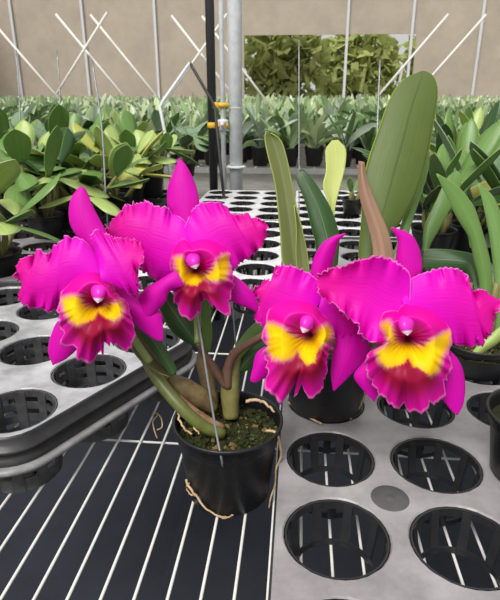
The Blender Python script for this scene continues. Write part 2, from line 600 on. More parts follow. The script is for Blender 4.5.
def tray(label, ox, oy, nx, ny, z, ang=0.0, deck='deck', margin=.061, skirt=.018, tall=False, group=None, baskets=True):
    """ox, oy: centre of the first hole; columns along the tray's x, rows along its y"""
    ca, sa = math.cos(ang), math.sin(ang)
    W = lambda x, y, zz: (ox + ca * x - sa * y, oy + sa * x + ca * y, zz)
    base = BZ
    cx, cy = (nx - 1) * PIT / 2, (ny - 1) * PIT / 2
    t = thing('plug_tray', label, 'tray', W(cx, cy, base), group)
    x0, y0, x1, y1 = -margin, -margin, (nx - 1) * PIT + margin, (ny - 1) * PIT + margin
    R = .045
    N = 32

    def clampc(x, y):
        ccx = min(max(x, x0 + R), x1 - R)
        ccy = min(max(y, y0 + R), y1 - R)
        dx, dy = x - ccx, y - ccy
        if dx and dy:
            l = math.hypot(dx, dy)
            if l > R:
                return ccx + dx / l * R, ccy + dy / l * R
        return x, y
    mb = MB()
    for i in range(nx):
        for j in range(ny):
            hx, hy = i * PIT, j * PIT
            a0 = x0 if i == 0 else hx - PIT / 2
            a1 = x1 if i == nx - 1 else hx + PIT / 2
            b0 = y0 if j == 0 else hy - PIT / 2
            b1 = y1 if j == ny - 1 else hy + PIT / 2
            ins, mid, outs, low = [], [], [], []
            angs = [2 * math.pi * (k + .5) / N for k in range(N)]
            for (ex, ey) in ((a0, b0), (a0, b1), (a1, b0), (a1, b1)):
                ta = math.atan2(ey - hy, ex - hx) % (2 * math.pi)
                kk = min(range(N), key=lambda k_: abs(2 * math.pi * (k_ + .5) / N - ta))
                angs[kk] = ta
            for k in range(N):
                th = angs[k]
                c, s = math.cos(th), math.sin(th)
                q = min((a1 - hx) / c if c > 0 else (a0 - hx) / c, (b1 - hy) / s if s > 0 else (b0 - hy) / s)
                px, py = hx + c * q, hy + s * q
                px, py = clampc(px, py)
                low.append(W(hx + c * (HOLE_R - .001), hy + s * (HOLE_R - .001), z - .012))
                ins.append(W(hx + c * HOLE_R, hy + s * HOLE_R, z - .0018))
                mid.append(W(hx + c * (HOLE_R + .0015), hy + s * (HOLE_R + .0015), z))
                outs.append(W(px, py, z))
            vs = low + ins + mid + outs
            for ring_ in range(3):
                fs = [(ring_ * N + k, ring_ * N + (k + 1) % N, (ring_ + 1) * N + (k + 1) % N, (ring_ + 1) * N + k) for k in range(N)]
                fs = [f[::-1] for f in fs]
                b = len(mb.v)
                if ring_ == 0:
                    mb.add(vs, fs, 1)
                else:
                    mb.f += [tuple(b - len(vs) + q for q in f) for f in fs]
                    mb.m += [0] * len(fs)
    mb.build('deck', [M[deck], M['tray']], t, smooth_=False)
    # skirt
    peri = []
    for (qx, qy, a) in ((x1 - R, y1 - R, 0), (x0 + R, y1 - R, 90), (x0 + R, y0 + R, 180), (x1 - R, y0 + R, 270)):
        for k in range(9):
            th = math.radians(a + 90 * k / 8)
            peri.append((qx, qy, math.cos(th), math.sin(th)))
    if tall:
        prof = [(R - .004, -.0004), (R, 0), (R + .002, -.003), (R + .003, -.013), (R + .009, -.015), (R + .010, -.018), (R + .006, -.021), (R + .006, -.028), (R + .010, -.030), (R + .008, -.036)]
        fl = [(R + .007, -.036), (R + .015, -.037), (R + .017, -.040), (R + .016, -.044), (R + .007, -.043)]
    else:
        prof = [(R - .004, -.0004), (R, 0), (R + .002, -.003), (R + .003, -skirt)]
        fl = None

    def shell(pf):
        b_ = MB()
        n = len(peri)
        vs, fs = [], []
        for (r, dz) in pf:
            for (qx, qy, c, s) in peri:
                vs.append(W(qx + c * r, qy + s * r, z + dz))
        for k in range(len(pf) - 1):
            for i in range(n):
                i2 = (i + 1) % n
                fs.append((k * n + i, (k + 1) * n + i, (k + 1) * n + i2, k * n + i2))
        return b_.add(vs, fs)
    shell(prof).build('skirt', M['tray'], t)
    if fl:
        shell(fl).build('flange', M['flange'], t)
    if baskets:
        for i in range(nx):
            for j in range(ny):
                o = bpy.data.objects.new('basket', BASK_HIGH if tall else BASK_LOW)
                COL.objects.link(o)
                o.parent = t
                p = np.array(W(i * PIT, j * PIT, z)) - origin(t)
                o.location = p
                o.rotation_euler = (0, 0, ang + .2)
    return t


tA = tray('scuffed grey plug tray in front right, lying beside the flowering pot', .048, .1755, 4, 6, TZ)
mm = MB()
g = on(390, 498, TZ)
mm.lathe((g[0], g[1], TZ + .0006), [(.0001, 0), (.0195, 0), (.0205, -.0006)], n=24)
mm.lathe((g[0], g[1], TZ + .0012), [(.0001, 0), (.0045, 0), (.0055, -.0008)], n=16)
mm.build('moulding_mark', M['mark'], tA)['label'] = 'dark oval scuffed moulding mark'
tray('grey plug tray right of the scuffed front tray, under the right edge pots', .048 + 4 * PIT + .0, .20, 4, 6, TZ)
tray('grey plug tray behind the scuffed front tray, under the rear black pot', .048, .9255, 4, 6, TZ)
tray('grey plug tray under the leafy plants at the right', .544, .95, 4, 6, TZ)
tray('glare-whitened plug tray seen just right of the upper left flower', -.348, 1.163, 3, 6, TZ, deck='deck_glare')
tray('glare-whitened plug tray at the rear end of the bench, nearest the grey post', -.348, 1.913, 3, 5, TZ, deck='deck_glare')
tray('glare-whitened plug tray at the rear of the bench behind the pale yellow leaf', .048, 1.70, 4, 7, TZ, deck='deck_glare')
tray('plug tray at the rear right of the bench under the bushy plants', .544, 1.72, 4, 7, TZ, deck='deck')
# raised tray at left, turned
p0 = on(14, 409, LTZ)
AL = -math.atan2(.452, .892)
ca_, sa_ = math.cos(AL), math.sin(AL)
LT_NX, LT_NY = 4, 3
ox = p0[0] - ca_ * (LT_NX - 1) * PIT
oy = p0[1] - sa_ * (LT_NX - 1) * PIT
tray('deep dusty black plug tray standing askew on the wires at left', ox, oy, LT_NX, LT_NY, LTZ, ang=AL, deck='deck_pale', tall=True, margin=.057)
tray('grey plug tray in the left back corner under the leafy plants', -.98, 1.20, 4, 5, TZ, deck='deck')
tray('dark plug tray at the left, behind the small black pot', -1.35, 1.9, 7, 5, TZ, deck='tray')


# ------------------------------------------------------------------ pots
def pot_parts(parent, x, y, z, rt, rb, h, fill=.018, name='pot', mix_mat=None, detail=True):
    mb = MB()
    L = [(.0005, 0.0), (rb * .96, 0), (rb, .003), (rb + (rt - rb) * .62, h * .74), (rt * .965, h * .80), (rt * .975, h * .815),
         (rt * .99, h - .006), (rt + .0022, h - .005), (rt + .0025, h - .001), (rt + .001, h), (rt - .0012, h - .001),
         (rt * .97, h - .008), (rb + (rt - rb) * .55 - .002, h * .6), (rb - .004, .006)]
    mb.lathe((x, y, z), L, n=48)
    o = mb.build(name, M['pot'], parent)
    zf = z + h - fill
    rr = rt * .955
    mb = MB()
    n, k = 40, 14
    vs, fs = [(x, y, zf + .006)], []
    rg = np.random.default_rng(int(abs(x * 9999)) + 3)
    for a in range(1, k + 1):
        for i in range(n):
            r = rr * a / k
            th = 2 * math.pi * i / n
            b = .006 * (1 - (a / k) ** 2) + rg.normal() * .0016 * (a < k)
            vs.append((x + r * math.cos(th), y + r * math.sin(th), zf + b))
    fs += [(0, 1 + i, 1 + (i + 1) % n) for i in range(n)]
    for a in range(k - 1):
        for i in range(n):
            i2 = (i + 1) % n
            fs.append((1 + a * n + i, 1 + (a + 1) * n + i, 1 + (a + 1) * n + i2, 1 + a * n + i2))
    mb.add(vs, fs, 0)
    if detail:
        for q in range(520):
            r = rr * math.sqrt(rg.random()) * .96
            th = rg.random() * 6.283
            c = np.array([x + r * math.cos(th), y + r * math.sin(th), zf + .005 * (1 - (r / rr) ** 2) + .001])
            s = .0022 + rg.random() * .0042
            a, b, d = (rg.normal(size=3) for _ in range(3))
            a, b, d = (v / np.linalg.norm(v) * s for v in (a, b, d))
            d[2] = abs(d[2])
            mi = 1 if rg.random() < .22 else 2
            mb.add([c - a, c + b * .7, c + a, c - b * .7, c + d], [(0, 1, 4), (1, 2, 4), (2, 3, 4), (3, 0, 4)], mi)
    p = mb.build('potting_mix', [M['moss'], M['chip'], M['mossbit']], parent)
    p['kind'] = 'stuff'
    return o, zf


# ------------------------------------------------------------------ traced blades
def blade(name, left, right, zf, mat_, parent, nu=40, nv=14, cup=0.0, wav=0.0, wfreq=5.0, jit=0.0, thick=.0009, tipback=0.0, seed=0, fold=0.0, label=None):
    """blade between two edge curves (base to tip); zf(x, y, u, v) gives its distance; cup, wave and fold add the relief"""
    rg = np.random.default_rng(seed + 100)
    Lp, Rp = resample(left, nu), resample(right, nu)
    ph1, ph2 = rg.random() * 6.28, rg.random() * 6.28
    k2 = wfreq * 1.9
    P = np.zeros((nu, nv, 3))
    jl = rg.normal(size=(nu, 2)) * jit
    jr = rg.normal(size=(nu, 2)) * jit
    for i in range(nu):
        u = i / (nu - 1)
        for j in range(nv):
            v = j / (nv - 1)
            q = Lp[i] * (1 - v) + Rp[i] * v
            e = abs(2 * v - 1)
            ew = e ** 3
            if jit:
                q = q + (jl[i] if v < .5 else jr[i]) * (ew * smooth(.15, .4, u))
            d = zf(q[0], q[1], u, v)
            d += cup * (e * e - .3) * math.sin(math.pi * min(1, u * .9 + .1))
            side = ph1 if v < .5 else ph2
            d += wav * ew * float(smooth(.1, .5, u)) * (math.sin(6.283 * wfreq * u + side) + .5 * math.sin(6.283 * k2 * u + 2 * side))
            d += tipback * u * u
            d += fold * (1 - e)
            P[i, j] = at(q[0], q[1], d)
    mb = MB()
    mb.grid(P)
    o = mb.build(name, mat_, parent, thick=thick)
    if label:
        o['label'] = label
    return o


def in_poly_sd(pts, poly):
    """signed distance (negative inside) of points to a polygon"""
    pts = np.asarray(pts, float)
    poly = np.asarray(poly, float)
    n = len(poly)
    dmin = np.full(len(pts), 1e9)
    inside = np.zeros(len(pts), bool)
    for i in range(n):
        a, b = poly[i], poly[(i + 1) % n]
        ab = b - a
        t = np.clip(((pts - a) @ ab) / (ab @ ab + 1e-9), 0, 1)
        d = np.linalg.norm(pts - (a + t[:, None] * ab), axis=1)
        dmin = np.minimum(dmin, d)
        c = ((a[1] > pts[:, 1]) != (b[1] > pts[:, 1]))
        xi = a[0] + (pts[:, 1] - a[1]) * ab[0] / (ab[1] if abs(ab[1]) > 1e-9 else 1e-9)
        inside ^= c & (pts[:, 0] < xi)
    return np.where(inside, -dmin, dmin)


def lip(parent, c, outline, yellow, z0, slope, seed):
    """flaring tube of the lip: polar surface from the throat c to the frilled outline"""
    rg = np.random.default_rng(seed)
    c = np.array(c, float)
    o = np.asarray(outline, float) - c
    th = np.arctan2(-o[:, 1], o[:, 0])
    rr = np.linalg.norm(o, axis=1)
    k = np.argsort(th)
    th, rr = th[k], rr[k]
    th = np.r_[th[-1] - 2 * math.pi, th, th[0] + 2 * math.pi]
    rr = np.r_[rr[-1], rr, rr[0]]
    NT, NR = 168, 44
    T = np.linspace(-math.pi, math.pi, NT, endpoint=False)
    Rm = np.interp(T, th, rr)
    down0 = np.clip(-np.sin(T) * 1.2 + .25, 0, 1)
    kern = np.exp(-(np.arange(-16, 17) / 7.0) ** 2)
    kern /= kern.sum()
    Rs = np.convolve(np.r_[Rm[-16:], Rm, Rm[:16]], kern, 'valid')
    Rm = Rm + rg.normal(size=NT) * 1.1 * down0 + 1.0 * np.sin(T * 37 + seed + 3 * np.sin(T * 5)) * down0
    P = np.zeros((NR, NT, 3))
    X = np.zeros((NR, NT, 2))
    for i in range(NR):
        s = i / (NR - 1)
        rho = .004 + .996 * s
        for j in range(NT):
            bl = rho ** 3
            r_ = (Rs[j] * (1 - bl) + Rm[j] * bl) * rho
            x = c[0] + math.cos(T[j]) * r_
            y = c[1] - math.sin(T[j]) * r_
            dn = down0[j]
            d = .020 - .036 * math.sin(min(1, rho / .62) * math.pi / 2)
            d += (.012 + .014 * (1 - dn)) * max(0, rho - .62) / .38      # edges roll back
            ruf = float(smooth(.55, 1.0, rho))
            d += ruf * dn * (.0065 * math.sin(T[j] * 9 + seed + math.sin(T[j] * 4)) + .0035 * math.sin(T[j] * 23 + 2 * seed + 2 * math.sin(T[j] * 6 + seed)))
            d += 0
            # keel of the apron
            d -= .006 * math.exp(-((T[j] + math.pi / 2) / .22) ** 2) * float(smooth(.15, .5, rho)) * (1 - ruf)
            X[i, j] = (x, y)
            P[i, j] = at(x, y, z0 + slope(x, y) + d)
    mb = MB()
    mb.grid(P, wrap=True)
    X = X.reshape(-1, 2)
    sd = in_poly_sd(X, yellow) + rg.normal(size=len(X)) * .5
    rel = X - c
    ang = np.arctan2(-rel[:, 1], rel[:, 0])
    rho = np.repeat(.004 + .996 * np.linspace(0, 1, NR), NT)
    upw = smooth(-.15, .45, np.sin(ang))
    A = np.array
    hood = A(lin(236, 0, 166))
    crim = A(lin(156, 0, 56))  # crimson pigment, deepened to paint the shade inside the lip
    frill = A(lin(220, 0, 160))
    yel = A(lin(255, 222, 0))
    pale = A(lin(255, 205, 170))
    vein = A(lin(140, 0, 60))
    low = crim[None] * (1 - smooth(.68, .95, rho))[:, None] + frill[None] * smooth(.68, .95, rho)[:, None]
    side = smooth(.45, .95, np.abs(np.cos(ang)))
    low = low * (1 - .55 * side[:, None]) + frill[None] * (.55 * side[:, None])
    colr = low * (1 - upw)[:, None] + hood[None] * upw[:, None]
    # radiating crimson lines of the throat
    ln = smooth(.25, .75, np.sin(ang * 23 + .8 * np.sin(ang * 5))) * smooth(.74, .38, rho) * smooth(.8, .2, np.sin(ang)) * smooth(-1.1, -.5, np.sin(ang))
    ye = smooth(1.2, -2.0, sd)
    pe = smooth(4.5, 0.5, sd) * .45 * smooth(.35, .8, np.abs(np.cos(ang)))
    colr = colr * (1 - pe)[:, None] + pale[None] * pe[:, None]
    dy = smooth(-1.0, -8.0, sd)
    yc = yel[None] * dy[:, None] + A(lin(255, 198, 20))[None] * (1 - dy)[:, None]
    colr = colr * (1 - ye)[:, None] + yc * ye[:, None]
    lk = ln * (.85 * (1 - ye) + .6 * ye * smooth(.5, .2, rho))
    colr = colr * (1 - lk)[:, None] + vein[None] * lk[:, None]
    dk = smooth(.16, .04, rho) * .6
    colr = colr * (1 - dk)[:, None] + A(lin(120, 0, 60))[None] * dk[:, None]
    ed = smooth(.955, .99, rho) * .6
    colr = colr * (1 - ed)[:, None] + A(lin(255, 150, 228))[None] * ed[:, None]
    mb.col = np.c_[colr, np.ones(len(colr))]
    return mb.build('lip', M['lip'], parent, thick=.0007)


def column(parent, c, w_, h_, tilt, z):
    """club-shaped column with its pale anther cap"""
    mb = MB()
    n, k = 18, 12
    P = np.zeros((k, n, 3))
    ct, st = math.cos(tilt), math.sin(tilt)
    cols = []
    for i in range(k):
        s = i / (k - 1)
        r = math.sin(math.pi * min(1, (.08 + .92 * s) ** .8)) ** .6 * .5 if s < 1 else .03
        r = max(r, .03)
        for j in range(n):
            a = 2 * math.pi * j / n
            lx = r * w_ * 1.08 * math.cos(a)
            ly = (s - .5) * h_ * 1.1
            x = c[0] + lx * ct - ly * st
            y = c[1] + lx * st + ly * ct
            zz = z - .010 * r * 2 * math.sin(a) * .8 - .008 * s
            P[i, j] = at(x, y, zz)
            t = smooth(.74, .82, s)
            base = np.array(lin(222, 40, 190)) * (1 - t) + np.array(lin(248, 225, 240)) * t
            cols.append([*base, 1])
    mb.grid(P, wrap=True)
    mb.f.append(tuple(range(n)))
    mb.f.append(tuple((k - 1) * n + j for j in range(n))[::-1])
    mb.m += [0, 0]
    mb.col = np.array(cols)
    return mb.build('column', M['column'], parent)


def flower(plant, spec):
    cx, cy = spec['c']
    z0 = spec['z']
    kx, ky = spec.get('k', (0, -.12))
    slope = lambda x, y: z0 * (kx * (x - cx) + ky * (cy - y)) / F
    mb = MB()
    ped = [at(*q) for q in spec['stalk']]
    mb.tube(resample(ped, 24), [.0042] * 22 + [.005, .006], n=10)
    fl = mb.build('flower', M['peduncle'], plant)
    fl['label'] = spec['label']
    for k, (nm, l, r, dz, opt) in enumerate(spec['blades']):
        opt = dict(opt)
        tz = opt.pop('tz', 0.0)
        sx = opt.pop('sx', 0.0)
        f = lambda x, y, u, v, dz=dz, tz=tz, sx=sx: z0 + slope(x, y) + dz + tz * u + sx * (v - .5)
        if nm == 'petal':
            o = dict(cup=.010, wav=.0048, wfreq=4.5, jit=1.1, nu=84, nv=26, tipback=.006)
        else:
            o = dict(cup=.006, wav=.0007, wfreq=1.5, nu=36, nv=14, tipback=.006)
        o.update(opt)
        blade(nm, l, r, f, M['petal' if nm == 'petal' else 'sepal'], fl, seed=int(cx) + k * 7, **o)
    lip(fl, spec['throat'], spec['lip'], spec['yellow'], z0 - .004, slope, int(cx))
    column(fl, *spec['column'], z0 + slope(*spec['column'][0]) - .014)
    return fl


# ------------------------------------------------------------------ the flowering plant in front
bx, by, _ = on(229, 489, BZ)
hz = .09
for _i in range(60):
    if project((bx, by, BZ + hz))[1] > 418:
        hz += .001
POT_H, POT_RT, POT_RB = hz, .0632, .0498
plant = thing('potted_orchid', 'orchid with four magenta flowers in the black pot on the wires in front', 'orchid', (bx, by, BZ))
pot_o, fill_z = pot_parts(plant, bx, by, BZ, POT_RT, POT_RB, POT_H, fill=.019)


def pot_hit(x, y, off=.002):
    r = ray(x, y)
    for t in np.arange(.45, .9, .0008):
        p = CAM + r * t
        h = (p[2] - BZ) / POT_H
        if 0 <= h <= 1:
            rad = POT_RB + (POT_RT - POT_RB) * h
            if math.hypot(p[0] - bx, p[1] - by) < rad + off:
                return p
    return on(x, y, BZ + .003)


def px(pts):
    return [at(*q) for q in pts]


def stem(name, pts, rad, mat_, parent=plant, n=12, seg=24, label=None):
    mb = MB()
    P = resample(px(pts), seg)
    rr = np.interp(np.linspace(0, 1, seg), np.linspace(0, 1, len(rad)), rad)
    mb.tube(P, list(rr), n=n)
    o = mb.build(name, mat_, parent)
    if label:
        o['label'] = label
    return o


zr = project((bx, by, fill_z))[2]
# canes, from left to right
stem('pseudobulb', [(214, 409, zr + .0), (203, 400, zr - .005), (186, 389, zr - .012), (168, 377, zr - .018)], [.007, .013, .0125, .006], M['bulb_old'], label='ribbed brownish pseudobulb')
stem('pseudobulb', [(224, 434, zr - .03), (206, 428, zr - .035), (187, 413, zr - .04), (168, 392, zr - .034), (153, 372, zr - .026), (146, 360, zr - .020)], [.006, .0072, .0072, .0076, .0076, .006], M['bulb_green'], label='bright green young cane')
stem('rhizome', [(178, 396, zr - .02), (190, 408, zr - .022), (207, 421, zr - .02), (222, 428, zr - .01)], [.004, .005, .006, .005], M['rhizome'])
stem('pseudobulb', [(214, 405, zr + .014), (209, 385, zr + .014), (203, 362, zr + .012), (204, 345, zr + .01)], [.006, .0095, .009, .005], M['bulb_old'])
stem('pseudobulb', [(231, 418, zr + .006), (230, 395, zr + .005), (231, 372, zr + .003), (236, 352, zr + .0)], [.009, .0115, .011, .007], M['bulb'], label='upright olive pseudobulb')
stem('flower_stalk', [(228, 388, zr - .004), (228, 368, zr - .01), (236, 352, zr - .018), (250, 343, zr - .03), (268, 333, zr - .045)], [.005, .0055, .0055, .0042, .0042], M['peduncle_red'], label='bronze flower stalk reaching to the right')
stem('flower_stalk', [(225, 386, zr - .002), (213, 366, zr - .01), (203, 352, zr - .02), (198, 343, zr - .026)], [.004, .005, .004, .003], M['peduncle_red'])


def zc(z0, dz=0.0):
    return lambda x, y, u, v: z0 + dz * u


blade('leaf', [(170, 377), (158, 373), (142, 362), (128, 345), (114, 326)], [(174, 373), (176, 368), (166, 349), (152, 332), (138, 318)], zc(zr - .046, -.01), M['leaf_bronze'], plant, fold=.010, thick=.0016, seed=1)
blade('leaf', [(171, 376), (164, 366), (153, 351), (143, 337), (128, 316)], [(176, 374), (175, 366), (164, 346), (153, 331), (138, 315)], zc(zr - .050, -.008), M['leaf_dark'], plant, cup=.003, thick=.0016, seed=2)
blade('leaf', [(198, 347), (186, 342), (172, 331), (163, 317), (157, 300), (158, 286)], [(200, 346), (200, 334), (195, 320), (186, 308), (176, 298), (166, 286)], zc(zr - .02, -.015), M['leaf_dark'], plant, cup=.006, thick=.0016, seed=3)
blade('leaf', [(203, 352), (203, 335), (201, 318), (200, 306), (203, 298)], [(210, 352), (212, 335), (211, 318), (211, 306), (208, 298)], zc(zr + .0, -.03), M['leaf_mid'], plant, cup=.002, thick=.0014, seed=4)
blade('leaf', [(229, 360), (236, 346), (246, 332), (256, 322), (266, 316)], [(236, 364), (246, 352), (257, 340), (268, 330), (275, 322)], zc(zr - .0, -.01), M['leaf_mid'], plant, cup=.003, thick=.0014, seed=5)
blade('leaf', [(233, 374), (240, 356), (252, 346), (264, 338), (276, 332)], [(240, 374), (252, 367), (262, 358), (272, 349), (282, 338)], zc(zr + .006, -.01), M['leaf_dark'], plant, cup=.004, thick=.0014, seed=6)

# roots
def root(pts2, rad, name='root', hit=True):
    mb = MB()
    P = [pot_hit(*q) if hit else at(*q) for q in pts2]
    P = resample(P, 20)
    P = P + RNG.normal(size=P.shape) * .0005
    mb.tube(P, list(np.linspace(rad, rad * .6, 20)), n=7)
    return mb.build(name, M['root'], plant)


rimz = BZ + POT_H
mb_pts = [at(266, 431, zr - .022), at(272, 431, zr - .026), at(277, 434, zr - .026), at(280, 446, zr - .018), at(281, 456, zr - .012), at(276, 470, zr - .008), at(276, 482, zr - .002), at(271, 497, zr + .004), at(269, 508, zr + .006)]
mb = MB()
mb.tube(resample(mb_pts, 30), list(np.linspace(.0017, .001, 30)), n=7)
mb.build('root', M['root'], plant)
root([(186, 480), (190, 488), (196, 495), (203, 505), (211, 512), (219, 516), (227, 517)], .0016)
root([(196, 495), (190, 494), (187, 488), (189, 483)], .0012)
root([(219, 516), (226, 518), (232, 515)], .0012)
root([(246, 401, zr - .0), (256, 400, zr - .004), (267, 404, zr - .008), (275, 413, zr - .012)], .0022, hit=False)
root([(181, 408, zr - .03), (179, 418, zr - .035), (184, 428, zr - .04), (192, 434, zr - .042)], .0016, hit=False)
root([(196, 414, zr - .03), (192, 424, zr - .038), (200, 434, zr - .045)], .0014, hit=False)
mb = MB()
q = [pot_hit(222.6, 466), pot_hit(221, 456), at(219, 447, zr - .062), at(215, 425, zr - .058), at(207, 375, zr - .055), at(198, 318, zr - .05), at(192, 285, zr - .047)]
mb.tube(resample(q, 40), .0014, n=7)
mb.build('wire_stake', M['stake'], plant)
mb = MB()
mb.tube(resample(px([(238, 400, zr + .02), (236, 350, zr + .02), (232, 300, zr + .02), (229, 262, zr + .02)]), 20), .0011, n=6)
mb.build('wire_stake', M['stake'], plant)

F1 = dict(c=(98, 280), z=.530, k=(.05, -.12), throat=(99, 299), label='leftmost magenta flower, hanging over the deep tray',
    stalk=[(150, 362, .578), (128, 330, .572), (108, 300, .562), (99, 290, .548)],
    blades=[
        ('sepal', [(92, 266), (83, 245), (72, 228), (69, 215), (71, 199), (80, 186.5)], [(106, 266), (109, 240), (101, 222), (93, 207), (86, 190), (80.5, 186.5)], .012, {}),
        ('sepal', [(84, 296), (64, 318), (56.5, 323), (50, 339), (48.5, 352), (53, 365)], [(96, 312), (88, 335), (78, 348), (67, 358), (60, 362), (53.5, 365)], .012, {}),
        ('sepal', [(112, 284), (130, 292), (150, 304), (161, 313), (163, 330), (163, 340.5)], [(104, 300), (118, 316), (133, 323), (138, 328), (154, 339), (162, 341)], .016, {}),
        ('petal', [(102, 266), (88, 244), (74, 236), (64.5, 236), (61, 242), (56, 244), (48.5, 252), (44.5, 253), (39.5, 249), (36, 250), (36.5, 257), (29, 255), (23, 258), (16.5, 265), (18, 270), (14, 275)],
                  [(96, 284), (84, 290), (72, 293), (65, 299), (54, 309.5), (43, 309.5), (32, 308), (26, 307), (19, 300), (21, 293), (24, 286), (22, 282), (19, 280), (16, 279), (14.5, 278), (14, 276)], .004, dict(wfreq=5)),
        ('petal', [(98, 262), (94, 248), (91, 236), (93, 232), (98, 229.5), (104, 234), (117, 237.5), (125, 238), (133, 240), (141.5, 245), (144, 251)],
                  [(101, 280), (107, 282), (114, 285), (122, 289), (130, 294), (139, 295), (138, 283), (137, 272), (142, 263), (144, 256), (144.2, 252)], -.004, dict(wfreq=3.5, sx=-.012)),
    ],
    lip=[(61, 292), (67, 286), (71.5, 279.5), (81, 273), (94, 271), (100, 274), (106, 279.5), (112, 283), (115, 292), (120, 297), (127, 302), (130, 316), (134, 326), (135.5, 335.5), (131.5, 345), (127.5, 352), (120, 347), (112, 343.5), (104, 343), (101, 350), (103, 359.5), (91, 363), (81, 362), (76, 357), (78, 349), (70, 345), (62, 346), (60.5, 339), (65, 334), (59, 325), (60, 316), (57, 310), (60, 302)],
    yellow=[(62, 299), (71, 296), (80, 297), (83, 305), (90, 307), (97, 308), (104, 306), (110, 304), (120, 302), (123, 308), (121, 316), (114, 321), (106, 319), (100, 315), (98, 312), (95, 319), (88, 322), (78, 325), (70, 320), (64, 310)],
    column=((98.5, 293), 15, 18, .06))
F2 = dict(c=(190, 250), z=.560, k=(-.05, -.12), throat=(195, 267), label='upper magenta flower, second from the left',
    stalk=[(198, 343, .60), (197, 315, .606), (194, 285, .60), (191, 262, .582)],
    blades=[
        ('sepal', [(180, 236), (172, 213), (167.5, 204), (168, 187), (174, 171), (179, 158)], [(196, 236), (199, 206), (198, 195), (194.5, 182), (187, 167), (179.5, 158)], .012, {}),
        ('sepal', [(176, 270), (160, 280), (146, 288), (139.5, 297), (139, 309), (140, 320)], [(184, 286), (170, 291), (165, 302), (155.5, 312), (148, 318), (141, 320.5)], -.022, {}),
        ('sepal', [(206, 262), (222, 268), (233, 275), (246, 284.5), (257, 299), (259, 312)], [(198, 280), (214, 292), (228, 299), (238, 304), (249, 308.5), (258, 312.5)], .012, {}),
        ('petal', [(193, 242), (187, 224), (172, 211), (163, 207), (154, 205.5), (148.5, 201), (139.5, 202.5), (127, 205.5), (119, 214), (109, 224), (104, 233)],
                  [(187, 258), (180, 270), (168, 281.5), (154, 280), (144, 273), (136, 266), (128, 260), (120, 254), (113, 247), (108, 240), (104.5, 235)], .006, dict(wfreq=3.5)),
        ('petal', [(187, 244), (184, 231), (188, 219), (194, 208), (205, 202), (218, 202), (226, 207), (229, 213), (239, 214.5), (248, 213.5), (252, 219), (261, 219), (268, 225)],
                  [(200, 262), (216, 266), (226, 272), (234, 271), (240, 264), (246, 260), (254, 253), (254, 256), (261, 246), (263, 241), (267, 234), (266, 230), (268.5, 227)], .004, dict(wfreq=5)),
    ],
    lip=[(183, 238), (178, 241), (175, 245), (171, 254), (170, 264), (173, 276), (171, 286), (175, 299), (179.5, 312), (191, 322), (194, 315), (200, 313), (201, 303), (207, 297), (212, 303), (213, 310), (225, 316), (231.5, 313.5), (229, 302), (231, 295), (233, 275), (229, 260), (231.5, 254), (227, 248), (220, 243), (209, 238), (198, 239), (190, 243)],
    yellow=[(175, 258), (182, 257), (185, 264), (188, 271), (196, 274), (207, 275), (213, 270), (217, 262), (222, 256), (229, 255), (229, 268), (226, 278), (218, 281), (209, 280), (205, 278), (197, 286), (187, 285), (181, 279), (177, 270)],
    column=((193.5, 261), 14, 15, -.3))
F3 = dict(c=(314, 312), z=.548, k=(.06, -.12), throat=(311, 334), label='magenta flower, third from the left, behind the rightmost one',
    stalk=[(266, 334, .585), (285, 332, .590), (302, 326, .586), (312, 320, .568)],
    blades=[
        ('sepal', [(310, 296), (311, 272), (314, 258), (322, 244), (334, 236), (345, 233.5)], [(324, 294), (332, 266), (335, 254), (338, 242), (341, 238), (346, 234.5)], .012, dict(tipback=-.01)),
        ('sepal', [(296, 340), (272, 344), (257, 353), (253, 368), (250, 380)], [(300, 356), (282, 368), (266, 377), (257, 382), (251, 381.5)], .012, {}),
        ('sepal', [(330, 318), (337, 333), (332.5, 355), (331, 373), (333, 390)], [(356, 322), (370, 346), (364, 362), (353, 373), (334, 391)], .010, {}),
        ('petal', [(321, 302), (320, 284), (312, 275.5), (299, 268), (288, 265), (276, 266.5), (277, 276), (272, 279), (266, 279), (260, 285), (253.5, 290)],
                  [(308, 316), (300, 328), (288, 334), (278, 336), (267, 334), (263, 326), (255, 318.5), (259, 311), (260, 302), (256, 296), (253, 291)], .004, dict(wfreq=4)),
        ('petal', [(318, 300), (326, 284), (338, 282), (352, 290), (362, 304), (370, 318), (374, 326)],
                  [(320, 316), (326, 328), (334, 337), (345, 342), (357, 342), (366, 336), (374, 329)], .006, dict(wfreq=3.5)),
    ],
    lip=[(268, 309), (274.5, 303), (286, 299.5), (302, 300), (314.5, 304.5), (318, 308), (322, 314), (329, 320), (334, 331), (334, 341), (329, 349), (327, 360), (322, 373), (325, 379), (323, 389), (316, 396), (310, 398), (305, 394), (302, 382), (297, 380), (298.5, 392), (292, 400), (281, 403), (272, 394.5), (262, 384), (268, 375), (267, 360), (261, 353), (268, 346), (261, 338), (266, 324)],
    yellow=[(266, 323), (274, 324), (281, 327), (289, 333), (298, 338), (306, 340), (313, 336), (319, 329), (326, 325), (332, 330), (330, 340), (321, 346), (317, 354), (315, 363), (306, 365), (300, 357), (297, 351), (292, 358), (283, 360), (273, 358), (268, 350), (269, 338)],
    column=((306.5, 323.5), 14, 18, .35))
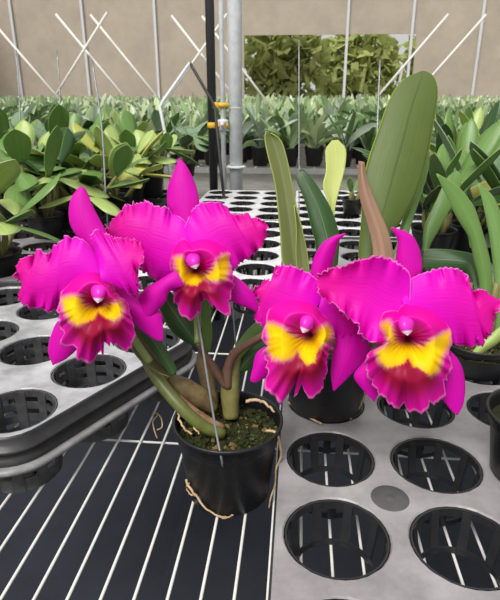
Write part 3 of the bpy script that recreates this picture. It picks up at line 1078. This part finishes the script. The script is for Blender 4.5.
F4 = dict(c=(406, 312), z=.512, k=(-.03, -.12), throat=(407, 337), label='rightmost magenta flower, the largest',
    stalk=[(264, 336, .588), (310, 350, .600), (360, 348, .585), (396, 330, .555), (406, 322, .532)],
    blades=[
        ('sepal', [(398, 300), (396, 272), (396, 257), (398, 242), (396, 236), (391, 227.5)], [(412, 300), (421, 274), (422, 264), (419, 248), (410, 234), (392, 227)], .012, dict(tipback=0)),
        ('sepal', [(392, 336), (372, 350), (364, 362), (354, 376), (364, 391), (374, 401.5)], [(402, 352), (390, 372), (382, 386), (379, 392), (377, 396), (375, 402)], .014, {}),
        ('sepal', [(424, 336), (444, 346), (455, 356), (462, 368), (465, 386), (463, 404), (458, 414.5)], [(414, 350), (424, 372), (434, 386), (441, 397), (447, 405), (452, 411), (457, 415)], .008, {}),
        ('petal', [(410, 300), (410, 275), (400, 264), (390, 258), (376, 256), (368, 259), (360, 260), (352, 261), (344, 267), (332, 268), (322, 272), (318, 279)],
                  [(406, 320), (391, 336), (378, 342), (367, 340), (359, 330), (358, 325), (348, 318), (342, 311), (336, 306), (324, 298), (318, 291), (317, 284)], .004, dict(wfreq=4.5, cup=-.008)),
        ('petal', [(401, 300), (406, 284), (416, 276), (432, 270), (448, 267.5), (460, 270), (468, 275), (466, 282), (472, 289), (470, 294), (478, 289), (488, 292), (500, 300)],
                  [(410, 318), (424, 332), (440, 340), (452, 342.5), (466, 346), (476, 346), (484, 344), (481, 337), (486, 339), (492, 332), (494, 319), (498, 311), (500, 304)], .004, dict(wfreq=5)),
    ],
    lip=[(379.5, 321), (384, 312), (394, 310.5), (398, 312), (401, 306), (406.5, 302.5), (411, 305), (415, 304), (429, 308), (439, 314.5), (448, 324), (451, 330), (452, 341), (449, 353), (452, 369), (444, 381), (445, 396), (434, 404.5), (428, 400), (429, 410.5), (419.5, 412.5), (409, 412), (404, 402), (399.5, 408), (389, 407), (385, 398), (378, 392.5), (369.5, 380), (366.5, 367.5), (367.5, 353), (372, 342), (386, 344), (382, 337), (378, 331)],
    yellow=[(380, 324), (389, 321), (393, 331), (395, 341), (401, 344), (407, 342), (414, 345), (424, 346), (432, 340), (444, 333), (451, 331), (449, 345), (441, 358), (439, 370), (430, 376), (420, 369), (413, 367), (408, 359), (404, 364), (397, 366), (388, 368), (380, 362), (377, 352), (386, 346), (390, 342), (385, 332)],
    column=((406.5, 325.5), 16, 18, -.1))
for f in (F1, F2, F3, F4):
    flower(plant, f)

# ------------------------------------------------------------------ plant in the rear pot with the broad leaf
rx, ry, _ = on(325, 404, TZ)
rear = thing('potted_orchid', 'orchid with the tallest broad upright leaf, in the black pot behind the right flowers', 'orchid', (rx, ry, TZ))
_, rz_ = pot_parts(rear, rx, ry, TZ, .063, .050, .105)
rc = project((rx, ry, rz_ + .03))[2]


def rblade(lab, l, r, dz, du, mt, **k):
    return blade('leaf', l, r, zc(rc + dz, du), M[mt], rear, thick=.0018, label=lab, **k)


rblade('olive strap leaf, leftmost', [(298, 318), (283, 266), (280, 232), (275, 187), (267.5, 155), (264.5, 139), (266, 131)], [(308, 318), (306, 267), (299, 220), (293, 187), (287.5, 160), (281, 140), (271, 133)], .02, .02, 'leaf_olive', fold=.006, nu=44)
rblade('slim pale olive inner leaf', [(304, 310), (296, 262), (296, 230), (294, 205)], [(310, 310), (309, 265), (303, 232), (295.5, 204)], .012, .012, 'leaf_olive', fold=.004)
rblade('dark green leaf', [(322, 318), (316, 247), (312.5, 232), (305, 202), (297, 182), (296, 174), (301, 169.5)], [(332, 318), (339, 245), (337, 227), (330, 207), (320, 190), (311, 177), (304, 170)], .025, .02, 'leaf_dark', cup=.006, nu=44)
rblade('pale yellow-green leaf', [(328, 312), (330, 250), (329, 205), (323, 187), (326, 170), (325.5, 150), (332, 140.5)], [(334, 312), (336, 250), (334, 214), (340, 187), (344.5, 170), (346, 150), (338, 140)], .05, .03, 'leaf_pale', cup=-.004, nu=44)
rblade('tallest broad olive green leaf', [(356, 318), (358, 262), (361, 225), (365, 172), (380, 125), (390, 98), (403, 80), (421, 71.5)], [(364, 318), (386, 245), (401, 221), (417, 192), (427, 158), (433, 125), (437.5, 96), (436, 82), (431, 74), (424, 71.3)], .03, .03, 'leaf_big', cup=.010, nu=60, nv=18)
rblade('green leaf hidden behind the tallest leaf', [(362, 318), (392, 258), (402, 222), (414, 190), (422, 168), (427, 152)], [(370, 318), (402, 252), (411, 224), (424, 185), (429, 165), (429, 152)], .05, .04, 'leaf_mid', cup=.004)
o = blade('sheath', [(374, 300), (373, 250), (367, 222), (360, 198), (358, 178), (359, 161)], [(392, 300), (393, 257), (388, 232), (378, 208), (368, 182), (364, 162)], zc(rc - .02, .02), M['sheath'], rear, thick=.0014, fold=-.010, label='dry pinkish brown sheath')
for k, (x, y, x2, y2) in enumerate(((318, 372, 302, 312), (324, 372, 327, 314), (334, 372, 360, 312), (338, 374, 383, 296))):
    stem('pseudobulb', [(x, y, rc - .0), ((x + x2) / 2, (y + y2) / 2, rc + .01), (x2, y2, rc + .018)], [.008, .011, .006], M['bulb'], rear)
mb = MB()
qs = [on(288, 402, TZ + .003), on(300, 412, TZ + .004), on(312, 419, TZ + .004), on(322, 424, TZ + .003)]
mb.tube(resample(qs, 20), .0015, n=6)
mb.build('root', M['root'], rear)
mb = MB()
qs = [np.array([rx + .052, ry - .03, TZ + .07]), np.array([rx + .05, ry - .033, TZ + .04]), on(356, 413, TZ + .002), on(350, 419, TZ + .002)]
mb.tube(resample(qs, 20), .0014, n=6)
mb.build('root', M['root'], rear)


# ------------------------------------------------------------------ generic orchid plants
def arc_blade(mb, base, az, elev, length, width, droop, twist=0.0, nu=14, nv=5, fold=.25, mi=0, tip=.7):
    """leaf growing from base: curved spine, boat-shaped cross section"""
    P = np.zeros((nu, nv, 3))
    p = np.array(base, float)
    e = elev
    ca, sa = math.cos(az), math.sin(az)
    side = np.array([-sa, ca, 0])
    ds = length / (nu - 1)
    for i in range(nu):
        u = i / (nu - 1)
        d = np.array([math.cos(e) * ca, math.cos(e) * sa, math.sin(e)])
        nrm = np.cross(side, d)
        if nrm @ np.array([0, 0, 1.]) < 0 and elev < 1.4:
            nrm = nrm
        sd = side * math.cos(twist) + np.cross(d, side) * math.sin(twist)
        nn = np.cross(d, sd)
        wv = width * max(0.0, math.sin(math.pi * (.05 + .95 * u) ** 1.12)) ** .78 + .0012
        for j in range(nv):
            v = 2 * j / (nv - 1) - 1
            P[i, j] = p + sd * (v * wv / 2) + nn * (-abs(v) * wv * fold * .5)
        p = p + d * ds * (1.25 if u < .6 else .62)
        e -= droop / (nu - 1)
    mb.grid(P, mi)
    return P


def make_plant(label, x, y, z, rg, pot_r=.055, pot_h=.10, leaf_len=.14, leaf_w=.05, bulbs=4, mats=None, cat='orchid', group=None, bulb_h=.09, elev=(.5, 1.3), spread=.5, leaves=2, name='potted_orchid', tilt=None):
    t = thing(name, label, cat, (x, y, z), group)
    _, zf = pot_parts(t, x, y, z, pot_r, pot_r * .78, pot_h, detail=False)
    mats = mats or ['leaf_mid', 'leaf_light']
    for b in range(bulbs):
        az = rg.random() * 6.283 if tilt is None else tilt + rg.normal() * .7
        r0 = pot_r * .55 * rg.random()
        p0_ = np.array([x + math.cos(az) * r0, y + math.sin(az) * r0, zf])
        lean = rg.random() * spread
        h = bulb_h * (.7 + .6 * rg.random())
        p1 = p0_ + np.array([math.cos(az) * math.sin(lean), math.sin(az) * math.sin(lean), math.cos(lean)]) * h
        mb = MB()
        mid = (p0_ + p1) / 2 + np.array([math.cos(az), math.sin(az), 0]) * h * .05
        mb.tube(resample([p0_, mid, p1], 8), [.004, .006, .0075, .008, .008, .007, .006, .004], n=8)
        mb.build('pseudobulb', M['bulb'], t)
        for q in range(leaves):
            mb = MB()
            a2 = az + (q * 2 - 1) * .9 + rg.normal() * .4 if leaves > 1 else az + rg.normal() * .4
            arc_blade(mb, p1, a2, elev[0] + rg.random() * (elev[1] - elev[0]), leaf_len * (.75 + .5 * rg.random()), leaf_w * (.8 + .4 * rg.random()), rg.random() * .8, rg.normal() * .25)
            mb.build('leaf', M[mats[int(rg.integers(len(mats)))]], t, thick=.0014)
    return t


rg = np.random.default_rng(5)
# left group: small orchids with short broad leaves
LEFT = [
    (4, 289, 'small orchid in the black pot cut by the left edge, nearest to the deep tray', .15, 3, ['leaf_mid', 'leaf_light']),
    (48, 236, 'short orchid with rounded leaves right behind the left edge pot', .14, 4, ['leaf_mid', 'leaf_light']),
    (88, 228, 'orchid with glossy rounded leaves between the two left flowers', .13, 4, ['leaf_light', 'leaf_mid']),
    (118, 214, 'pale leaved orchid just above the upper flower left petal', .12, 4, ['leaf_light', 'leaf_light', 'leaf_yellow']),
    (152, 197, 'orchid in a black pot beside the upper flower top sepal', .13, 4, ['leaf_mid', 'leaf_light']),
    (16, 222, 'bushy orchid against the left edge, behind the nearest left pot', .15, 5, ['leaf_mid', 'leaf_dark']),
    (62, 208, 'dark leaved orchid above the left flower top sepal', .14, 5, ['leaf_mid', 'leaf_dark']),
    (100, 196, 'orchid with bright broad leaves beside the thin upright wire', .14, 5, ['leaf_light', 'leaf_light', 'leaf_mid']),
    (36, 196, 'upright green orchid in the second row from the left edge', .14, 5, ['leaf_mid', 'leaf_blue']),
    (136, 184, 'orchid with an upright pale leaf under the bent steel hanger', .14, 5, ['leaf_light', 'leaf_mid']),
    (2, 198, 'orchid with drooping leaves at the left edge, second row', .15, 5, ['leaf_blue', 'leaf_mid']),
    (76, 186, 'orchid with grey green leaves in the rear row of the left group', .14, 5, ['leaf_blue', 'leaf_mid']),
    (108, 178, 'green orchid at the rear of the left group, under the far rows', .14, 5, ['leaf_mid', 'leaf_dark']),
    (20, 180, 'orchid at the rear of the left group near the far left bench', .15, 5, ['leaf_mid', 'leaf_blue']),
    (156, 172, 'orchid at the rear of the left group, close to the black post', .13, 5, ['leaf_mid', 'leaf_blue']),
    (28, 210, 'broad leaved orchid between the left edge plants and the left flower', .15, 5, ['leaf_light', 'leaf_mid']),
    (132, 202, 'orchid with yellow-green leaves just left of the upper flower top sepal', .13, 5, ['leaf_light', 'leaf_mid', 'leaf_yellow']),
    (70, 226, 'orchid with short glossy leaves just behind the left flower top sepal', .12, 5, ['leaf_dark', 'leaf_light']),
    (186, 176, 'orchid at the rear of the bench between hanger arm and black post', .12, 4, ['leaf_mid', 'leaf_blue']),
    (50, 176, 'orchid at the rear of the left group with silvery leaves', .15, 5, ['leaf_blue', 'leaf_light']),
    (128, 170, 'orchid at the far end of the left group, left of the hanger', .14, 5, ['leaf_mid', 'leaf_light']),
]
for (x, y, lab, ll, nb, ms) in LEFT:
    zz = TZ if (x < 200 and 190 < y < 245) else BZ
    g = on(x, y, zz if y > 190 else TZ)
    make_plant(lab, g[0], g[1], TZ if y < 245 else BZ, rg, leaf_len=ll * 1.05, leaf_w=.068, bulbs=nb + 3, mats=ms, bulb_h=.13, elev=(-.45, 1.3), spread=.8, pot_h=.10 if x in (4, 152) else .07)

# right group: bigger plants with long strap leaves
g1 = on(474, 368, TZ)
t = thing('potted_orchid', 'strap leaved orchid in the squat black pot right of the largest flower', 'orchid', (g1[0], g1[1], TZ))
_, zf1 = pot_parts(t, g1[0], g1[1], TZ, .060, .046, .055)
r1 = project((g1[0], g1[1], zf1 + .03))[2]
for (lab, l, r, dz, du, mt) in (
    ('pale arching leaf with its tip at the top left', [(478, 345), (480, 290), (473.5, 258), (469, 238), (456, 216), (443, 189), (436, 174)], [(486, 345), (492, 285), (489, 257), (478, 218), (471, 202.5), (456, 185), (437, 173.5)], 0, -.04, 'leaf_mid'),
    ('dark upright leaf', [(440, 350), (425, 262), (423, 246), (425, 225), (434, 205), (447, 178), (456, 171)], [(452, 350), (430, 262), (430, 246), (438, 231), (456, 198), (461.5, 180), (458, 171)], .06, .03, 'leaf_mid'),
    ('dark leaf lying level', [(476, 345), (472, 300), (466, 274), (455, 270), (438, 270), (421, 267)], [(486, 345), (484, 290), (476, 258), (458, 251), (438, 249), (421, 249)], .0, .05, 'leaf_dark'),
    ('broad leaf at the right edge', [(486, 345), (494, 290), (490, 240), (482, 200), (477, 184)], [(500, 345), (512, 290), (507, 240), (495, 200), (478, 183)], .01, .02, 'leaf_mid'),
    ('short bright leaf low at the right', [(470, 356), (478, 345), (490, 335), (502, 325)], [(476, 358), (485, 352), (498, 343), (508, 330)], -.02, -.01, 'leaf_light'),
):
    blade('leaf', l, r, zc(r1 + dz, du), M[mt], t, thick=.0016, cup=.006, label=lab, seed=len(lab))
for k in range(3):
    mb = MB()
    a = np.array([g1[0] - .02 + .02 * k, g1[1] + .01, zf1])
    mb.tube(resample([a, a + np.array([-.005, 0, .05]), a + np.array([.0, .01, .10])], 10), [.005, .007, .008, .009, .009, .009, .008, .007, .006, .005], n=8)
    mb.build('pseudobulb', M['bulb'], t)
g2 = on(521, 474, TZ)
make_plant('orchid in the black pot cut off by the right edge, in front', g2[0] + .012, g2[1], TZ, rg, pot_r=.058, pot_h=.082, bulbs=2, leaf_len=.10, leaf_w=.04, tilt=0.0, elev=(.6, 1.2))
RIGHT = [
    (430, 262, 'strap leaved orchid just right of the broad leaf base', .20, 4, ['leaf_mid', 'leaf_dark']),
    (468, 256, 'dense strap leaved orchid behind the pale arching leaf', .20, 4, ['leaf_mid', 'leaf_blue']),
    (505, 262, 'orchid with bluish strap leaves at the right edge', .22, 4, ['leaf_blue', 'leaf_mid']),
    (446, 226, 'orchid with dark upright leaves in the second row at right', .20, 5, ['leaf_dark', 'leaf_mid']),
    (484, 222, 'orchid with a yellowing leaf at the right edge, second row', .20, 5, ['leaf_yellow', 'leaf_mid', 'leaf_blue']),
    (420, 212, 'orchid partly covered by the tallest broad leaf', .18, 4, ['leaf_mid', 'leaf_dark']),
    (462, 202, 'orchid with broad dark leaves in the third row at right', .20, 5, ['leaf_dark', 'leaf_mid']),
    (500, 204, 'tall leaved orchid at the right edge, third row', .21, 5, ['leaf_blue', 'leaf_mid']),
    (436, 190, 'pale green orchid in the last row at right, nearest the broad leaf', .18, 5, ['leaf_light', 'leaf_mid']),
    (474, 186, 'mixed green orchid in the last row at right', .18, 5, ['leaf_mid', 'leaf_light']),
    (508, 186, 'orchid in the last row at the right edge', .18, 5, ['leaf_mid', 'leaf_blue']),
    (352, 214, 'small orchid between the pale leaf and the dry sheath', .07, 3, ['leaf_light', 'leaf_mid']),
]
for (x, y, lab, ll, nb, ms) in RIGHT:
    g = on(x, y, TZ)
    sm = ll < .1
    tt = make_plant(lab, g[0], g[1], TZ, rg, pot_r=.04 if sm else .055, pot_h=.06 if sm else .09, leaf_len=ll * 1.1, leaf_w=.02 if sm else .050, bulbs=nb + 1, mats=ms, bulb_h=.03 if sm else .07, elev=(.4, 1.4), spread=.6)

    if lab.startswith('dense'):
        d0 = project((g[0], g[1], TZ + .1))[2] - .04
        for (lb, l, r, mt) in (
            ('rounded dark green leaf', [(470, 248), (462, 200), (458, 178), (457, 160), (463, 151)], [(476, 248), (468, 200), (471, 178), (472, 160), (466, 151)], 'leaf_mid'),
            ('bluish upright leaf', [(484, 248), (489, 178), (487, 158), (489, 142), (494, 134)], [(494, 248), (500, 178), (503, 158), (502, 142), (496, 134)], 'leaf_blue'),
            ('yellowing leaf lying level', [(514, 200), (500, 206), (488, 204), (476, 199), (469, 196), (464, 193)], [(514, 192), (500, 181), (488, 180), (476, 185), (469, 189), (464.5, 192.5)], 'leaf_yellow'),
        ):
            blade('leaf', l, r, zc(d0, .02), M[mt], tt, thick=.0016, cup=.005, label=lb)

# ------------------------------------------------------------------ far rows
VAR = []
for k in range(10):
    mb = MB()
    mb.lathe((0, 0, 0), [(.0005, 0), (.042, 0), (.055, .10), (.058, .102), (.058, .11), (.052, .109), (.05, .09), (.0005, .088)], n=14, mi=0)
    nl = 19
    for q in range(nl):
        az = rg.random() * 6.283
        r0 = .03 * rg.random()
        arc_blade(mb, (r0 * math.cos(az), r0 * math.sin(az), .09 + .06 * rg.random()), az + rg.normal() * .5, .75 + rg.random() * .75, .16 + .11 * rg.random(), .030 + .022 * rg.random(), rg.random() * 1.9, rg.normal() * .8, nu=8, nv=3, mi=1 + int(rg.integers(2)))
    o = mb.build('far_orchid', [M['pot_far'], FARL[k % 4], FARL[(k + 1 + k // 4) % 4]])
    VAR.append((o.data, mb))
    bpy.data.objects.remove(o)


def far_plant(x, y, z, label, group):
    o = bpy.data.objects.new('potted_orchid', VAR[int(rg.integers(10))][0])
    COL.objects.link(o)
    o.location = (x, y, z)
    s = 1.0 + .2 * rg.random()
    o.scale = (s, s, s)
    o.rotation_euler = (0, 0, rg.random() * 6.28)
    tag(o, label, 'orchid', group)


def field(x0, x1, y0, y1, step, jit, mats=None):
    """rows nobody could count: one object"""
    V, Fc, Mi, UV = [], [], [], []
    n0 = 0
    for yy in np.arange(y0, y1, step):
        for xx in np.arange(x0, x1, step):
            q = VAR[int(rg.integers(10))][1]
            s = 1.0 + .25 * rg.random()
            a = rg.random() * 6.28
            v = np.array(q.v) * s
            ca, sa = math.cos(a), math.sin(a)
            vv = np.c_[v[:, 0] * ca - v[:, 1] * sa + xx + rg.normal() * jit, v[:, 0] * sa + v[:, 1] * ca + yy + rg.normal() * jit, v[:, 2] + BZ]
            V.append(vv)
            Fc += [tuple(n0 + i for i in f) for f in q.f]
            Mi += [(0 if m_ == 0 else 1 + int((m_ + len(Mi)) % 3)) for m_ in q.m]
            UV += q.uv
            n0 += len(vv)
    mb = MB()
    mb.v = np.concatenate(V).tolist()
    mb.f, mb.m, mb.uv = Fc, Mi, UV
    return mb.build('orchid_rows', [M['pot_far'], M['far_a'], M['far_b'], M['far_c']])


for j in range(9):
    for i in range(25):
        x = -1.5 + i * .178 + rg.normal() * .012
        y = 3.85 + j * .178 + rg.normal() * .012
        far_plant(x, y, BZ, 'leafy green orchid in a black pot, rows across the aisle behind the grey post', 'orchids in the rows across the aisle')
for j in range(13):
    for i in range(4):
        far_plant(-3.12 - i * .17 + rg.normal() * .01, 5.4 + j * .2 + rg.normal() * .01, BZ, 'leafy green orchid in a black pot along the edge of the far left bench', 'orchids along the far left bench')
tag(field(-1.5, 4.6, 5.62, 6.15, .18, .015), 'crowded orchid rows at the back of the bench across the aisle', 'orchid rows', kind='stuff')
tag(field(-8.5, -3.85, 5.4, 8.0, .22, .02), 'crowded small orchids filling the far left bench', 'orchid rows', kind='stuff')
tag(field(-8.5, -3.1, 8.5, 16.0, .3, .03), 'distant orchid rows of the far left bench running to the net wall', 'orchid rows', kind='stuff')
tag(field(-2.2, 7.5, 7.6, 15.0, .3, .03), 'distant orchid rows before the net wall, right of the grey post', 'orchid rows', kind='stuff')

# ------------------------------------------------------------------ posts, pipes, wires
def rod(name, pts, r, mt, parent=None, n=10, seg=None):
    mb = MB()
    P = np.array(pts, float) if seg is None else resample(pts, seg)
    mb.tube(P, r, n=n)
    return mb.build(name, M[mt], parent)


g = on(236, 186, BZ)
gx, gy = g[0], 2.72
q = ray(236, 150)
gx = (q * (gy / q[1]))[0]
t = thing('greenhouse_post', 'thick grey galvanised post standing behind the rear end of the bench', 'post', (gx, gy, 0))
rod('pole', [(gx, gy, 0), (gx, gy, 3.2)], .032, 'steel', t, n=20)
mb = MB()
mb.lathe((gx, gy, .82), [(.034, 0), (.048, .004), (.05, .012), (.036, .016), (.034, .016)], n=20)
mb.build('clamp_ring', M['steel'], t)
mb = MB()
mb.lathe((gx, gy, 1.10), [(.0335, 0), (.0345, .002), (.0335, .008)], n=20)
mb.build('clamp_ring', M['steel'], t)
q = ray(224, 150)
wx = (q * (gy / q[1]))[0]
t = thing('water_pipe', 'thin grey water riser with a valve, beside the thick grey post', 'pipe', (wx, gy - .02, 0))
rod('pipe', [(wx, gy - .02, 0), (wx, gy - .02, 3.2)], .012, 'steel', t)
mb = MB()
zv = at(224, 124, project((wx, gy, 1.0))[2])[2]
mb.lathe((wx, gy - .02, zv), [(.012, -.03), (.022, -.028), (.022, -.008), (.018, 0), (.026, .004), (.026, .02), (.012, .024)], n=16)
mb.tube([(wx, gy - .02, zv), (wx - .0, gy - .06, zv)], .01)
mb.build('valve', M['steel'], t)
q = ray(212, 110)
kx_ = (q * (2.70 / q[1]))[0]
t = thing('black_post', 'black upright post with yellow tape, left of the water riser', 'post', (kx_, 2.70, 0))
rod('pole', [(kx_ - .0, 2.70, 0), (kx_, 2.70, 3.2)], .021, 'black_or_shaded_metal', t, n=14)
for yy in (125, 105):
    zq = at(214, yy, project((kx_, 2.7, 1.0))[2])[2]
    mb = MB()
    mb.lathe((kx_ + (.0 if yy > 110 else .02), 2.70, zq), [(.0225, -.013), (.0245, -.011), (.0245, .011), (.0225, .013)], n=16)
    mb.box((kx_ + .045, 2.685, zq), (.07, .006, .022))
    mb.build('yellow_tape', M['yellow'], t)

# dry scrap of root on the wires
q0 = on(155, 424, BZ)
mb = MB()
for pts in ([(152, 416), (156, 413), (161, 418), (162, 427), (157, 430)], [(158, 415), (153, 421), (154, 429), (157, 438)]):
    mb.tube(resample([on(a, b, BZ + .0012) for a, b in pts], 18), .0010, n=6)
V0 = on(155, 424, BZ)
mb.v = [tuple(np.array(v) - V0) for v in mb.v]
o = mb.build('root_scrap', M['root'])
o.location = V0
tag(o, 'dry curled scrap of root lying on the bench wires left of the front pot', 'root scrap')

# house-shaped pot hanger
t = thing('pot_hanger', 'bent wire pot hanger of steel, one arm coloured as shaded, above the upper flower', 'hanger', on(172, 196, TZ))
hzz = 2.25
rod('hanger_arm', px([(172, 190, hzz), (169, 160, hzz), (164, 128, hzz), (160, 107, hzz), (163, 101, hzz), (187, 67, hzz), (190, 63, hzz)]), .007, 'steel', t)
rod('hanger_arm', px([(190, 63, hzz), (194, 70, hzz), (212, 101, hzz), (215, 108, hzz), (217, 130, hzz), (221, 170, hzz), (224, 198, hzz)]), .0065, 'black_or_shaded_metal', t)  # same wire, coloured black to paint its shaded side

WIRES = [
    ([(298, 262), (299, 200), (299, 130), (299, 40)], 1.02, .0012, 'thin upright wire stake rising left of the dark green leaf'),
    ([(106, 205), (104, 160), (101, 120), (92, 60)], 1.7, .0030, 'upright wire stake above the left flower, leaning left'),
    ([(52, 185), (58, 140), (60, 100), (57, 50)], 2.2, .0026, 'thin wire stake above the left edge plants'),
    ([(376, 150), (378, 110), (380, 60)], 1.6, .0026, 'wire stake just left of the tallest broad leaf'),
    ([(12, 190), (18, 150), (20, 110), (16, 50)], 2.3, .0028, 'wire stake nearest the left edge of the picture'),
]
for pts, z, r, lab in WIRES:
    P = px([(a, b, z) for a, b in pts])
    P = np.array(P)
    if P[0][2] > BZ:
        P = np.vstack([[P[0][0], P[0][1], BZ], P])
    o = rod('wire_stake', P - P[0], r, 'stake', seg=16)
    o.location = P[0]
    tag(o, lab, 'wire stake')

# white brace bars before the net wall
BR = [(-9.8, 1), (-8.6, -1), (-7.4, 1), (-6.2, 1), (-4.4, -1), (-3.3, 1), (-2.2, 1), (3.6, -1), (5.0, -1), (8.6, -1), (9.9, -1), (11.0, -1)]
for x, s in BR:
    yb = 20.8 + .25 * BR.index((x, s))
    P = np.array([(x - s * 1.6, yb, 3.9), (x + s * 1.6, yb, .0)])
    o = rod('brace_bar', P - P[1], .045, 'white_bar', n=8)
    o.location = P[1]
    tag(o, 'slanting white brace bar leaning before the far net wall', 'brace', 'white brace bars before the net wall')

# black crate behind the left edge pot
g = on(42, 252, BZ)
t = thing('black_crate', 'black perforated crate standing between the left edge pot and the left flower', 'crate', (g[0], g[1] + .15, BZ))
cx_, cy_ = g[0], g[1] + .15
W_, D_, H_ = .30, .22, .085
for nm, c, s, ax in (('side_panel', (cx_, cy_ - D_ / 2), W_, 0), ('side_panel', (cx_, cy_ + D_ / 2), W_, 0), ('side_panel', (cx_ - W_ / 2, cy_), D_, 1), ('side_panel', (cx_ + W_ / 2, cy_), D_, 1)):
    mb = MB()
    n = int(s / .016)
    for k in range(n + 1):
        o_ = -s / 2 + s * k / n
        mb.box((c[0] + (o_ if ax == 0 else 0), c[1] + (o_ if ax else 0), BZ + H_ / 2), ((.007, .003) if ax == 0 else (.003, .007)) + (H_,))
    for k in range(6):
        zz = BZ + .004 + (H_ - .008) * k / 5
        mb.box((c[0], c[1], zz), ((s, .004, .007) if ax == 0 else (.004, s, .007)))
    mb.build(nm, M['crate'], t, smooth_=False)
mb = MB()
mb.box((cx_, cy_, BZ + .004), (W_, D_, .004))
mb.build('bottom', M['crate'], t, smooth_=False)
